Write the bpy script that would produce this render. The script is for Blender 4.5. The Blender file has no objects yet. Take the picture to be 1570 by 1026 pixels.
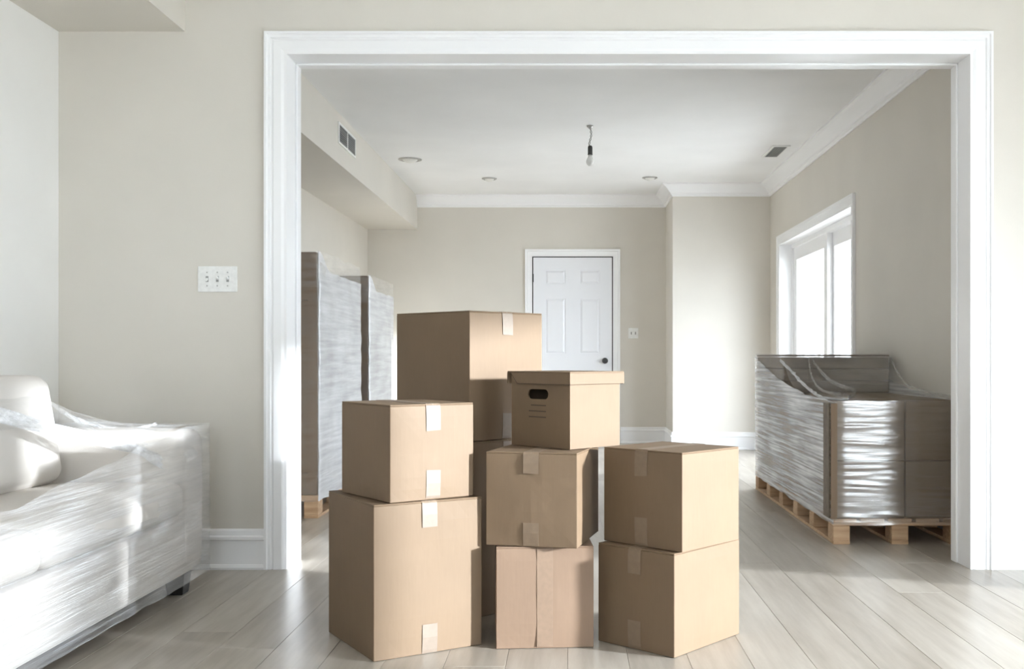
import bpy, bmesh, math, random
from mathutils import Vector, Matrix, noise

random.seed(7)
S = bpy.context.scene
COL = S.collection

# ------------------------------------------------------------------ camera
F_PX, CX, CY, EYE = 1600.0, 873.0, 547.0, 0.95
cam_d = bpy.data.cameras.new('camera')
cam_d.sensor_width = 36.0
cam_d.lens = 36.0 * F_PX / 1570.0
cam_d.shift_x = (785.0 - CX) / 1570.0
cam_d.shift_y = (CY - 513.0) / 1570.0
cam_d.clip_start = 0.05
cam = bpy.data.objects.new('camera', cam_d)
cam.location = (0, 0, EYE)
cam.rotation_euler = (math.pi / 2, 0, 0)
COL.objects.link(cam)
S.camera = cam

# ------------------------------------------------------------------ world, sun, exposure
W = bpy.data.worlds.new('world')
S.world = W
W.use_nodes = True
bg = W.node_tree.nodes['Background']
bg.inputs['Color'].default_value = (0.88, 0.955, 1.07, 1)
bg.inputs['Strength'].default_value = 7.5

SUN_AZ, SUN_EL = math.radians(21), math.radians(9.5)
sun_dir = Vector((-math.cos(SUN_AZ) * math.cos(SUN_EL), math.sin(SUN_AZ) * math.cos(SUN_EL), -math.sin(SUN_EL)))
sl = bpy.data.lights.new('sun', 'SUN')
sl.energy = 8.0
sl.angle = math.radians(3.0)
sl.color = (0.94, 0.98, 1.06)
sun = bpy.data.objects.new('sun', sl)
sun.rotation_euler = sun_dir.to_track_quat('-Z', 'Y').to_euler()
sun.location = (9, -3, 5)
COL.objects.link(sun)


def portal(loc, rot, sx, sy):
    """a portal only guides the sampling of the sky through a window; it gives off nothing"""
    l = bpy.data.lights.new('window_portal', 'AREA')
    l.shape = 'RECTANGLE'
    l.size, l.size_y = sx, sy
    l.cycles.is_portal = True
    o = bpy.data.objects.new('window_portal', l)
    o.location = loc
    o.rotation_euler = rot
    COL.objects.link(o)


portal((3.24, 2.8, 1.0), (0, math.pi / 2, 0), 2.0, 2.3)
portal((3.24, 0.03, 1.0), (0, math.pi / 2, 0), 2.0, 2.75)
portal((-0.3, -3.45, 1.5), (-math.pi / 2, 0, math.pi), 2.0, 1.4)
portal((2.28, 8.85, 1.07), (0, math.pi / 2, 0), 2.1, 2.7)

vs = S.view_settings
vs.view_transform = 'Standard'
vs.look = 'None'
vs.gamma = 1.0
vs.use_curve_mapping = False
vs.exposure = 0.90
S.cycles.max_bounces = 14
S.cycles.diffuse_bounces = 8
S.cycles.transparent_max_bounces = 24
S.cycles.caustics_reflective = False
S.cycles.caustics_refractive = False


# ------------------------------------------------------------------ material helpers
def new_mat(name):
    m = bpy.data.materials.new(name)
    m.use_nodes = True
    nt = m.node_tree
    b = nt.nodes['Principled BSDF']
    return m, nt, b


def N(nt, typ, **kw):
    n = nt.nodes.new(typ)
    for k, v in kw.items():
        if k in n.inputs.keys() if hasattr(n.inputs, 'keys') else False:
            n.inputs[k].default_value = v
        else:
            setattr(n, k, v)
    return n


def mapped(nt, coord, scale, rot=(0, 0, 0)):
    tc = N(nt, 'ShaderNodeTexCoord')
    mp = N(nt, 'ShaderNodeMapping')
    mp.inputs['Scale'].default_value = scale
    mp.inputs['Rotation'].default_value = rot
    nt.links.new(tc.outputs[coord], mp.inputs['Vector'])
    return mp.outputs['Vector']


def noise_tex(nt, vec, scale, detail=3.0, rough=0.5):
    n = N(nt, 'ShaderNodeTexNoise')
    n.inputs['Scale'].default_value = scale
    n.inputs['Detail'].default_value = detail
    n.inputs['Roughness'].default_value = rough
    nt.links.new(vec, n.inputs['Vector'])
    return n.outputs['Fac']


def ramp(nt, fac, stops):
    r = N(nt, 'ShaderNodeValToRGB')
    el = r.color_ramp.elements
    while len(el) < len(stops):
        el.new(0.5)
    for e, (p, c) in zip(el, stops):
        e.position = p
        e.color = (c[0], c[1], c[2], 1)
    nt.links.new(fac, r.inputs['Fac'])
    return r.outputs['Color']


def bump(nt, fac, strength, dist):
    b = N(nt, 'ShaderNodeBump')
    b.inputs['Strength'].default_value = strength
    b.inputs['Distance'].default_value = dist
    nt.links.new(fac, b.inputs['Height'])
    return b.outputs['Normal']


def paint(name, col, rough=0.6, var=0.03, bscale=180.0, bstr=0.08):
    m, nt, b = new_mat(name)
    v = mapped(nt, 'Object', (1, 1, 1))
    f = noise_tex(nt, v, 1.7, 4)
    lo = [c * (1 - var) for c in col]
    hi = [min(1, c * (1 + var)) for c in col]
    nt.links.new(ramp(nt, f, [(0.3, lo), (0.7, hi)]), b.inputs['Base Color'])
    b.inputs['Roughness'].default_value = rough
    nt.links.new(bump(nt, noise_tex(nt, v, bscale, 2), bstr, 0.002), b.inputs['Normal'])
    return m


def plain(name, col, rough=0.5, metal=0.0):
    m, nt, b = new_mat(name)
    v = mapped(nt, 'Object', (1, 1, 1))
    f = noise_tex(nt, v, 60, 2)
    nt.links.new(ramp(nt, f, [(0.3, [c * 0.95 for c in col]), (0.7, [min(1, c * 1.05) for c in col])]), b.inputs['Base Color'])
    b.inputs['Roughness'].default_value = rough
    b.inputs['Metallic'].default_value = metal
    return m


def cardboard(name, col, var=0.06):
    m, nt, b = new_mat(name)
    v = mapped(nt, 'Object', (1, 1, 1))
    big = noise_tex(nt, v, 3.0, 4, 0.6)
    fine = noise_tex(nt, mapped(nt, 'Object', (160, 160, 14)), 1.0, 2)
    mx = N(nt, 'ShaderNodeMath', operation='MULTIPLY_ADD')
    nt.links.new(fine, mx.inputs[0])
    mx.inputs[1].default_value = 0.35
    nt.links.new(big, mx.inputs[2])
    nt.links.new(ramp(nt, mx.outputs[0], [(0.45, [c * (1 - var) for c in col]), (0.95, [c * (1 + var) for c in col])]), b.inputs['Base Color'])
    b.inputs['Roughness'].default_value = 0.62
    b.inputs['Specular IOR Level'].default_value = 0.3
    nt.links.new(bump(nt, mx.outputs[0], 0.12, 0.003), b.inputs['Normal'])
    return m


def wood(name, c1, c2, scale=(3, 40, 40), rough=0.6, objvar=0.0):
    m, nt, b = new_mat(name)
    tc = N(nt, 'ShaderNodeTexCoord')
    mp = N(nt, 'ShaderNodeMapping')
    mp.inputs['Scale'].default_value = scale
    oi = N(nt, 'ShaderNodeObjectInfo')
    add = N(nt, 'ShaderNodeVectorMath', operation='ADD')
    sc = N(nt, 'ShaderNodeVectorMath', operation='SCALE')
    sc.inputs['Scale'].default_value = 13.0
    cmb = N(nt, 'ShaderNodeCombineXYZ')
    for i in range(3):
        nt.links.new(oi.outputs['Random'], cmb.inputs[i])
    nt.links.new(cmb.outputs[0], sc.inputs[0])
    nt.links.new(tc.outputs['Object'], add.inputs[0])
    nt.links.new(sc.outputs[0], add.inputs[1])
    nt.links.new(add.outputs[0], mp.inputs['Vector'])
    f = noise_tex(nt, mp.outputs['Vector'], 1.0, 5, 0.6)
    mx = N(nt, 'ShaderNodeMath', operation='MULTIPLY_ADD')
    sub = N(nt, 'ShaderNodeMath', operation='SUBTRACT')
    nt.links.new(oi.outputs['Random'], sub.inputs[0])
    sub.inputs[1].default_value = 0.5
    nt.links.new(sub.outputs[0], mx.inputs[0])
    mx.inputs[1].default_value = objvar
    nt.links.new(f, mx.inputs[2])
    nt.links.new(ramp(nt, mx.outputs[0], [(0.25, c1), (0.75, c2)]), b.inputs['Base Color'])
    b.inputs['Roughness'].default_value = rough
    nt.links.new(bump(nt, f, 0.10, 0.002), b.inputs['Normal'])
    return m


def film_mat(name, lo, hi, su, sv, tilt=0.0, tint=(0.86, 0.87, 0.89), rough=0.2, bstr=0.5, coarse=(1.2, 3.0), gloss=0.06):
    """clear stretch film: see-through between streaks, glossy and milky where it bunches"""
    m, nt, b = new_mat(name)
    v = mapped(nt, 'UV', (su, sv, 1), (0, 0, tilt))
    st = noise_tex(nt, v, 1.0, 4, 0.65)
    v2 = mapped(nt, 'UV', (coarse[0], coarse[1], 1), (0, 0, tilt))
    co = noise_tex(nt, v2, 1.0, 3, 0.6)
    mx = N(nt, 'ShaderNodeMath', operation='MULTIPLY_ADD')
    nt.links.new(st, mx.inputs[0])
    mx.inputs[1].default_value = 0.65
    hf = N(nt, 'ShaderNodeMath', operation='MULTIPLY')
    nt.links.new(co, hf.inputs[0])
    hf.inputs[1].default_value = 0.35
    nt.links.new(hf.outputs[0], mx.inputs[2])
    fac = ramp(nt, mx.outputs[0], [(0.36, (lo,) * 3), (0.64, (hi,) * 3)])
    b.inputs['Base Color'].default_value = (*tint, 1)
    b.inputs['Roughness'].default_value = rough
    b.inputs['Specular IOR Level'].default_value = 0.7
    nt.links.new(bump(nt, mx.outputs[0], bstr, 0.02), b.inputs['Normal'])
    tr = N(nt, 'ShaderNodeBsdfTransparent')
    ms = N(nt, 'ShaderNodeMixShader')
    nt.links.new(fac, ms.inputs['Fac'])
    nt.links.new(tr.outputs[0], ms.inputs[1])
    nt.links.new(b.outputs[0], ms.inputs[2])
    gl = N(nt, 'ShaderNodeBsdfGlossy')
    gl.inputs['Roughness'].default_value = rough * 0.7
    nt.links.new(b.inputs['Normal'].links[0].from_socket, gl.inputs['Normal'])
    m2 = N(nt, 'ShaderNodeMixShader')
    m2.inputs['Fac'].default_value = gloss
    nt.links.new(ms.outputs[0], m2.inputs[1])
    nt.links.new(gl.outputs[0], m2.inputs[2])
    nt.links.new(m2.outputs[0], nt.nodes['Material Output'].inputs['Surface'])
    return m


def sheer_mat(name):
    m, nt, b = new_mat(name)
    tr = N(nt, 'ShaderNodeBsdfTransparent')
    tl = N(nt, 'ShaderNodeBsdfTranslucent')
    tl.inputs['Color'].default_value = (0.9, 0.9, 0.88, 1)
    wv = N(nt, 'ShaderNodeTexWave')
    wv.inputs['Scale'].default_value = 90
    nt.links.new(mapped(nt, 'Object', (1, 1, 1)), wv.inputs['Vector'])
    fac = ramp(nt, wv.outputs['Fac'], [(0.0, (0.48,) * 3), (1.0, (0.56,) * 3)])
    ms = N(nt, 'ShaderNodeMixShader')
    nt.links.new(fac, ms.inputs['Fac'])
    nt.links.new(tr.outputs[0], ms.inputs[1])
    nt.links.new(tl.outputs[0], ms.inputs[2])
    nt.links.new(ms.outputs[0], nt.nodes['Material Output'].inputs['Surface'])
    return m


def glass_mat(name):
    m, nt, b = new_mat(name)
    tr = N(nt, 'ShaderNodeBsdfTransparent')
    tr.inputs['Color'].default_value = (0.97, 0.985, 0.98, 1)
    gl = N(nt, 'ShaderNodeBsdfGlossy')
    gl.inputs['Roughness'].default_value = 0.02
    lw = N(nt, 'ShaderNodeLayerWeight')
    lw.inputs['Blend'].default_value = 0.5
    pw = N(nt, 'ShaderNodeMath', operation='POWER')
    nt.links.new(lw.outputs['Facing'], pw.inputs[0])
    pw.inputs[1].default_value = 5.0
    fr = N(nt, 'ShaderNodeMath', operation='MULTIPLY_ADD')
    nt.links.new(pw.outputs[0], fr.inputs[0])
    fr.inputs[1].default_value = 0.6
    fr.inputs[2].default_value = 0.03
    ms = N(nt, 'ShaderNodeMixShader')
    nt.links.new(fr.outputs[0], ms.inputs['Fac'])
    nt.links.new(tr.outputs[0], ms.inputs[1])
    nt.links.new(gl.outputs[0], ms.inputs[2])
    nt.links.new(ms.outputs[0], nt.nodes['Material Output'].inputs['Surface'])
    return m


M = {
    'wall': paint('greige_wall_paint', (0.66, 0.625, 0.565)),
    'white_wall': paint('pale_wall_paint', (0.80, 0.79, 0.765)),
    'ceiling': paint('white_ceiling_paint', (0.82, 0.82, 0.815), 0.8),
    'trim': paint('white_trim_paint', (0.86, 0.86, 0.865), 0.4, 0.01, 40, 0.008),
    'door': paint('white_door_paint', (0.80, 0.81, 0.84), 0.4, 0.01, 40, 0.008),
    'floor': wood('grey_oak_floor', (0.31, 0.272, 0.226), (0.47, 0.43, 0.375), (22, 2.0, 22), 0.30, 0.3),
    'subfloor': plain('dark_subfloor', (0.12, 0.10, 0.085), 0.9),
    'card': cardboard('kraft_cardboard', (0.172, 0.117, 0.072)),
    'card2': cardboard('kraft_cardboard_reddish', (0.225, 0.152, 0.104)),
    'card_dark': cardboard('kraft_carton_brown', (0.17, 0.118, 0.072)),
    'print_and_shadow': plain('brown_print_and_shadow', (0.06, 0.04, 0.025), 0.7),  # printed lines, and the shadow line painted under the file box lid
    'tape': plain('packing_tape', (0.186, 0.131, 0.086), 0.5),
    'tape_pale': plain('clear_packing_tape', (0.188, 0.145, 0.108), 0.55),
    'tape_red': plain('tan_packing_tape', (0.228, 0.156, 0.107), 0.5),
    'pallet': wood('raw_pallet_wood', (0.36, 0.22, 0.12), (0.58, 0.40, 0.25), (4, 50, 50), 0.75, 0.3),
    'crate': wood('dark_board', (0.10, 0.075, 0.05), (0.19, 0.145, 0.10), (4, 30, 30), 0.6, 0.2),
    'fabric': paint('linen_upholstery', (0.62, 0.585, 0.545), 0.9, 0.03, 500, 0.4),
    'foot': plain('black_wood', (0.02, 0.018, 0.016), 0.4),
    'metal_dark': plain('dark_metal', (0.06, 0.06, 0.06), 0.4, 0.7),
    'metal': plain('brushed_metal', (0.45, 0.44, 0.42), 0.35, 0.9),
    'plastic': plain('white_plastic', (0.80, 0.80, 0.78), 0.4),
    'plastic_grey': plain('grey_plastic', (0.30, 0.30, 0.29), 0.5),
    'vent': plain('grey_vent_metal', (0.22, 0.22, 0.215), 0.5),
    'dark': plain('dark_recess', (0.03, 0.03, 0.03), 0.9),
    'glass': glass_mat('window_glass'),
    'sheer': sheer_mat('added_sheer_shade'),
    'bulb': plain('frosted_bulb_glass', (0.78, 0.78, 0.76), 0.15),
    'lens': plain('lamp_lens', (0.75, 0.74, 0.70), 0.4),
    'concrete': paint('pale_concrete', (0.60, 0.59, 0.57), 0.85),
    'film_sofa': film_mat('sofa_stretch_film', 0.0, 0.30, 0.7, 46, 0.05, gloss=0.12),
    'film_tent': film_mat('sofa_loose_film', 0.04, 0.22, 5, 14, 0.5, rough=0.15),
    'film_rope': film_mat('bunched_film', 0.6, 0.98, 30, 6, 0.3, (0.9, 0.91, 0.93), 0.15, 1.0, (8, 4), 0.12),
    'film_load': film_mat('pallet_stretch_film', 0.0, 0.14, 1.6, 60, 0.03, bstr=0.12, gloss=0.17, rough=0.13),
    'film_white': film_mat('pallet_milky_film', 0.62, 0.90, 1.6, 34, -0.35, (0.80, 0.81, 0.83), bstr=0.3, coarse=(2, 2)),
    'film_streak': film_mat('pallet_streaked_film', 0.15, 0.98, 1.0, 60, 0.12, (0.86, 0.87, 0.89)),
    'film_clear': film_mat('pallet_clear_film', 0.0, 0.14, 4, 30, 0.3, gloss=0.05),
    'film_top': film_mat('pallet_loose_top_film', 0.10, 0.38, 4, 20, 0.4, (0.74, 0.72, 0.68), gloss=0.08),
    'film_drape': film_mat('draped_film', 0.03, 0.26, 6, 12, 0.8, (0.80, 0.77, 0.72), 0.2),
    'film_fold': film_mat('folded_film', 0.25, 0.60, 8, 20, 0.2, (0.76, 0.73, 0.68), 0.18, gloss=0.1),
}


# ------------------------------------------------------------------ mesh helpers
def link_mesh(name, me, mat, parent=None):
    o = bpy.data.objects.new(name, me)
    if mat is not None:
        me.materials.clear()
        me.materials.append(M[mat] if isinstance(mat, str) else mat)
    COL.objects.link(o)
    if parent is not None:
        o.parent = parent
    return o


def obj(name, bm, mat, parent=None, smooth=False):
    bmesh.ops.recalc_face_normals(bm, faces=bm.faces)
    me = bpy.data.meshes.new(name)
    bm.to_mesh(me)
    bm.free()
    if smooth:
        for p in me.polygons:
            p.use_smooth = True
    return link_mesh(name, me, mat, parent)


def add_box(bm, x0, x1, y0, y1, z0, z1, bev=0.0, seg=1):
    r = bmesh.ops.create_cube(bm, size=1.0)
    vs_ = r['verts']
    bmesh.ops.scale(bm, vec=(x1 - x0, y1 - y0, z1 - z0), verts=vs_)
    bmesh.ops.translate(bm, vec=((x0 + x1) / 2, (y0 + y1) / 2, (z0 + z1) / 2), verts=vs_)
    if bev > 0:
        es = list({e for v in vs_ for e in v.link_edges})
        bmesh.ops.bevel(bm, geom=es, offset=bev, segments=seg, profile=0.5, affect='EDGES')


def box(name, x0, x1, y0, y1, z0, z1, mat, parent=None, bev=0.0, seg=1):
    bm = bmesh.new()
    add_box(bm, x0, x1, y0, y1, z0, z1, bev, seg)
    return obj(name, bm, mat, parent)


def boxes(name, lst, mat, parent=None, bev=0.0):
    bm = bmesh.new()
    for b in lst:
        add_box(bm, *b, bev=bev)
    return obj(name, bm, mat, parent)


def lathe(name, prof, mat, parent=None, n=20, loc=(0, 0, 0), axis='Z'):
    bm = bmesh.new()
    rings = []
    for r, z in prof:
        ring = []
        for i in range(n):
            a = 2 * math.pi * i / n
            p = Vector((r * math.cos(a), r * math.sin(a), z))
            if axis == 'Y':
                p = Vector((p.x, p.z, p.y))
            if axis == 'X':
                p = Vector((p.z, p.x, p.y))
            ring.append(bm.verts.new(p + Vector(loc)))
        rings.append(ring)
    for a, b in zip(rings, rings[1:]):
        for i in range(n):
            bm.faces.new((a[i], a[(i + 1) % n], b[(i + 1) % n], b[i]))
    bm.faces.new(rings[0])
    bm.faces.new(rings[-1])
    return obj(name, bm, mat, parent, True)


def tube(name, pts, rad, mat, parent=None, n=8, jit=0.0, uv=False):
    """tube along points; rad is a number or a function of t"""
    pts = [Vector(p) for p in pts]
    verts, faces, uvs = [], [], []
    m_ = len(pts)
    for k, p in enumerate(pts):
        d = (pts[min(k + 1, m_ - 1)] - pts[max(k - 1, 0)]).normalized()
        up = Vector((0, 0, 1)) if abs(d.z) < 0.9 else Vector((1, 0, 0))
        a = d.cross(up).normalized()
        b = d.cross(a).normalized()
        t = k / (m_ - 1)
        r0 = rad(t) if callable(rad) else rad
        for i in range(n):
            an = 2 * math.pi * i / n
            r = r0 * (1 + jit * random.uniform(-1, 1))
            verts.append(p + (a * math.cos(an) + b * math.sin(an)) * r)
    for k in range(m_ - 1):
        for i in range(n):
            j = (i + 1) % n
            faces.append((k * n + i, k * n + j, (k + 1) * n + j, (k + 1) * n + i))
            uvs.append([(k / m_, i / n), (k / m_, (i + 1) / n), ((k + 1) / m_, (i + 1) / n), ((k + 1) / m_, i / n)])
    faces.append(tuple(range(n))[::-1])
    uvs.append([(0, 0)] * n)
    faces.append(tuple((m_ - 1) * n + i for i in range(n)))
    uvs.append([(0, 0)] * n)
    return pyd(name, verts, faces, mat, parent, uvs, True)


def pyd(name, verts, faces, mat, parent=None, uvs=None, smooth=False):
    me = bpy.data.meshes.new(name)
    me.from_pydata([tuple(v) for v in verts], [], faces)
    if uvs:
        ul = me.uv_layers.new(name='UVMap')
        i = 0
        for f in uvs:
            for u in f:
                ul.data[i].uv = u
                i += 1
    if smooth:
        for p in me.polygons:
            p.use_smooth = True
    me.update()
    return link_mesh(name, me, mat, parent)


def grid_sheet(name, fn, nu, nv, mat, parent=None, su=1.0, sv=1.0, flip=False):
    """sheet of points fn(u, v); UV scaled to metres by su, sv"""
    verts = [fn(i / nu, j / nv) for j in range(nv + 1) for i in range(nu + 1)]
    faces, uvs = [], []
    for j in range(nv):
        for i in range(nu):
            a = j * (nu + 1) + i
            faces.append((a, a + 1, a + nu + 2, a + nu + 1))
            uvs.append([(i / nu * su, j / nv * sv), ((i + 1) / nu * su, j / nv * sv),
                        ((i + 1) / nu * su, (j + 1) / nv * sv), (i / nu * su, (j + 1) / nv * sv)])
    return pyd(name, verts, faces, mat, parent, uvs, True)


def soft_box(name, sx, sy, sz, r, mat, parent=None, crown=(0, 0, 0), n=18, loc=(0, 0, 0), rot=(0, 0, 0), jit=0.0):
    """upholstered block: rounded edges and bulging faces"""
    bm = bmesh.new()
    bmesh.ops.create_cube(bm, size=2.0)
    bmesh.ops.subdivide_edges(bm, edges=bm.edges[:], cuts=n, use_grid_fill=True)
    h = Vector((sx / 2, sy / 2, sz / 2))
    R = Matrix.Rotation(rot[2], 3, 'Z') @ Matrix.Rotation(rot[1], 3, 'Y') @ Matrix.Rotation(rot[0], 3, 'X')
    for v in bm.verts:
        p = v.co.copy()
        # pull grid lines towards the rim so that the rounding has points
        q = Vector([math.copysign(abs(c) ** 0.6, c) if abs(c) > 1e-9 else 0 for c in p])
        pos = Vector([q[i] * h[i] for i in range(3)])
        inn = Vector([max(-(h[i] - r), min(h[i] - r, pos[i])) for i in range(3)])
        d = pos - inn
        if d.length > 1e-9:
            pos = inn + d.normalized() * r
        for i in range(3):
            a, b = (i + 1) % 3, (i + 2) % 3
            if abs(q[i]) > 0.98:
                pos[i] += math.copysign(crown[i] * (1 - q[a] ** 2) * (1 - q[b] ** 2), q[i])
        if jit:
            pos += Vector((0, 0, 1)) * jit * noise.noise(pos * 4)
        v.co = R @ pos + Vector(loc)
    return obj(name, bm, mat, parent, True)


def sweep(name, path, prof, mat, parent, closed_prof=True):
    """moulding: profile (offset into the room, height) along wall lines, mitred at corners, one mesh per straight run"""
    P = [Vector((p[0], p[1])) for p in path]
    dirs = [(P[i + 1] - P[i]).normalized() for i in range(len(P) - 1)]
    nrm = [Vector((d.y, -d.x)) for d in dirs]
    offs = []
    for i in range(len(P)):
        if i == 0:
            offs.append(nrm[0])
        elif i == len(P) - 1:
            offs.append(nrm[-1])
        else:
            m_ = (nrm[i - 1] + nrm[i])
            offs.append(m_ / (m_.dot(nrm[i])))
    out = []
    for i in range(len(dirs)):
        bm = bmesh.new()
        A = [bm.verts.new((*(P[i] + offs[i] * d), z)) for d, z in prof]
        B = [bm.verts.new((*(P[i + 1] + offs[i + 1] * d), z)) for d, z in prof]
        k = len(prof)
        for a in range(k):
            bm.faces.new((A[a], A[(a + 1) % k], B[(a + 1) % k], B[a]))
        bm.faces.new(A)
        bm.faces.new(B[::-1])
        out.append(obj(name, bm, mat, parent))
    return out


def casing(name, u0, u1, v0, v1, prof, to_world, mat, parent):
    """door or opening casing: mitred left, head and right boards; profile (distance out from the opening, proud)"""
    def quad(pa, pb, fa, fb):
        bm = bmesh.new()
        A = [bm.verts.new(to_world(*fa(w), t)) for w, t in prof]
        B = [bm.verts.new(to_world(*fb(w), t)) for w, t in prof]
        k = len(prof)
        for a in range(k):
            bm.faces.new((A[a], A[(a + 1) % k], B[(a + 1) % k], B[a]))
        bm.faces.new(A)
        bm.faces.new(B[::-1])
        return obj(name, bm, mat, parent)
    quad(0, 0, lambda w: (u0 - w, v0), lambda w: (u0 - w, v1 + w))
    quad(0, 0, lambda w: (u0 - w, v1 + w), lambda w: (u1 + w, v1 + w))
    quad(0, 0, lambda w: (u1 + w, v1 + w), lambda w: (u1 + w, v0))


def tag(o, label, cat, group=None, kind=None):
    o['label'] = label
    o['category'] = cat
    if group:
        o['group'] = group
    if kind:
        o['kind'] = kind
    return o


def thing(name, label, cat, loc=(0, 0, 0), rz=0.0, group=None, kind=None):
    o = bpy.data.objects.new(name, None)
    o.empty_display_size = 0.1
    o.location = loc
    o.rotation_euler = (0, 0, rz)
    COL.objects.link(o)
    return tag(o, label, cat, group, kind)


def struct(o, label, cat):
    return tag(o, label, cat, kind='structure')


# ------------------------------------------------------------------ room dimensions
WF, WB = 4.67, 4.86            # dividing wall, front and back
OL, OR_, OT = -1.274, 1.802, 2.314   # wide opening
NL, NR, NB = -2.286, 3.0, -3.2   # near room: left wall, right wall, wall behind the camera
NC = 2.80
FL, FR, FB = -2.21, 2.05, 11.43  # far room
FC = 2.71
BX, BY = 1.055, 10.65            # chimney breast left side and front
SW0, SW1, SWT = 7.55, 10.16, 2.05   # far sliding window
NW0, NW1, NWB, NWT = 1.71, 3.90, 0.04, 1.81   # near glazed door
RW0, RW1 = -1.25, 0.65   # unseen window behind the viewpoint, added for fill light
NV0, NV1 = -1.3, 1.44   # second glazed door, behind an added sheer shade

# ------------------------------------------------------------------ structure
struct(boxes('wall_middle', [(NL - 0.2, OL, WF, WB, 0, NC), (OR_, NR + 0.2, WF, WB, 0, NC), (OL, OR_, WF, WB, OT, NC)], 'wall'),
       'greige painted wall around the wide cased opening', 'wall')
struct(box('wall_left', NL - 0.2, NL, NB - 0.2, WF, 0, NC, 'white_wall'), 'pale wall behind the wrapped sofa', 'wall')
struct(boxes('wall_behind', [(NL, RW0, NB - 0.2, NB, 0, NC), (RW1, NR + 0.2, NB - 0.2, NB, 0, NC), (RW0, RW1, NB - 0.2, NB, 0, 0.85), (RW0, RW1, NB - 0.2, NB, 2.15, NC)], 'wall'),
       'greige wall with an added fill-light window behind the viewpoint', 'wall')
struct(boxes('wall_right', [(NR, NR + 0.2, NB, NV0, 0, NC), (NR, NR + 0.2, NV1, NW0, 0, NC), (NR, NR + 0.2, NW1, WF, 0, NC), (NR, NR + 0.2, NW0, NW1, NWT, NC),
                            (NR, NR + 0.2, NW0, NW1, 0, NWB), (NR, NR + 0.2, NV0, NV1, NWT, NC), (NR, NR + 0.2, NV0, NV1, 0, NWB)], 'wall'),
       'greige wall with the large glazed doors of the front room', 'wall')
struct(box('wall_far_left', FL - 0.2, FL, WB, FB + 0.2, 0, FC + 0.1, 'wall'), 'greige wall behind the tall wrapped pallets', 'wall')
struct(box('wall_far_back', FL, FR, FB, FB + 0.2, 0, FC + 0.1, 'wall'), 'greige end wall with the white panelled door', 'wall')
struct(box('wall_chimney_breast', BX, FR, BY, FB, 0, FC + 0.1, 'wall'), 'projecting greige wall section beside the sliding window', 'wall')
struct(boxes('wall_far_right', [(FR, FR + 0.22, WB, SW0, 0, FC + 0.1), (FR, FR + 0.22, SW1, FB + 0.2, 0, FC + 0.1), (FR, FR + 0.22, SW0, SW1, SWT, FC + 0.1), (FR, FR + 0.22, SW0, SW1, 0, 0.03)], 'wall'),
       'greige wall holding the white sliding window', 'wall')
struct(box('ceiling', FL - 0.2, FR + 0.22, WB, FB + 0.2, FC, FC + 0.1, 'ceiling'), 'smooth white ceiling of the far room', 'ceiling')
struct(box('ceiling', NL - 0.2, NR + 0.2, NB - 0.2, WB, NC, NC + 0.1, 'ceiling'), 'white ceiling of the front room', 'ceiling')
struct(box('ceiling_soffit', NL, -1.72, NB, WF, 2.405, NC, 'wall'), 'boxed soffit along the left wall above the sofa', 'soffit')
struct(box('ceiling_soffit', FL, -1.664, WB, FB, 2.343, FC, 'wall'), 'long boxed soffit with an air vent in the far room', 'soffit')

# floor of single boards running away from the viewer
floor = struct(box('floor', NL - 0.2, NR + 0.2, NB - 0.2, FB + 0.2, -0.12, -0.0135, 'subfloor'), 'pale grey oak plank floor', 'floor')
PW = 0.19
plank_meshes = {}


def plank_mesh(w, l):
    key = (round(w, 3), round(l, 2))
    if key not in plank_meshes:
        bm = bmesh.new()
        b, h, g = 0.0009, 0.0125, 0.0004
        lo = [(g, g), (w - g, g), (w - g, l - g), (g, l - g)]
        hi = [(g + b, g + b), (w - g - b, g + b), (w - g - b, l - g - b), (g + b, l - g - b)]
        A = [bm.verts.new((x, y, 0)) for x, y in lo]
        B = [bm.verts.new((x, y, h - b)) for x, y in lo]
        C_ = [bm.verts.new((x, y, h)) for x, y in hi]
        bm.faces.new(A[::-1])
        for i in range(4):
            j = (i + 1) % 4
            bm.faces.new((A[i], A[j], B[j], B[i]))
            bm.faces.new((B[i], B[j], C_[j], C_[i]))
        bm.faces.new(C_)
        me = bpy.data.meshes.new('plank')
        bm.to_mesh(me)
        bm.free()
        me.materials.append(M['floor'])
        plank_meshes[key] = me
    return plank_meshes[key]


def plank_row(x, w, y0, y1):
    y = y0 - random.choice([0, 0.4, 0.8, 1.2, 1.6])
    while y < y1 - 1e-3:
        l = random.choice([1.8, 2.2, 2.4])
        a, b = max(y, y0), min(y + l, y1)
        if y1 - b < 0.25:
            b = y1
        if b - a > 0.02:
            o = bpy.data.objects.new('plank', plank_mesh(w, b - a))
            o.location = (x, a, -0.0125)
            o.parent = floor
            COL.objects.link(o)
        y = b


x = -2.286
while x < NR - 0.01:
    w = min(PW, NR - x)
    cxm = x + w / 2
    plank_row(x, w, NB, FB if (x >= FL - 0.08 and x + w <= FR + 0.06) else WF)
    x += w

# outside: terrace
struct(box('ground', FR + 0.22, 22, -12, 30, -0.25, -0.12, 'concrete'), 'pale terrace outside the windows', 'terrace')
rl = thing('terrace_railing', 'faint pale terrace railing seen through the sliding window', 'railing', (6.2, 20, -0.12))
boxes('rail', [(-0.03, 0.03, -9, 6, 1.16, 1.22), (-0.02, 0.02, -9, 6, 0.25, 0.29)], 'plastic', rl)
for k in range(11):
    box('post', -0.025, 0.025, -9 + 1.49 * k, -8.95 + 1.49 * k, 0, 1.16, 'plastic', rl)

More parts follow.
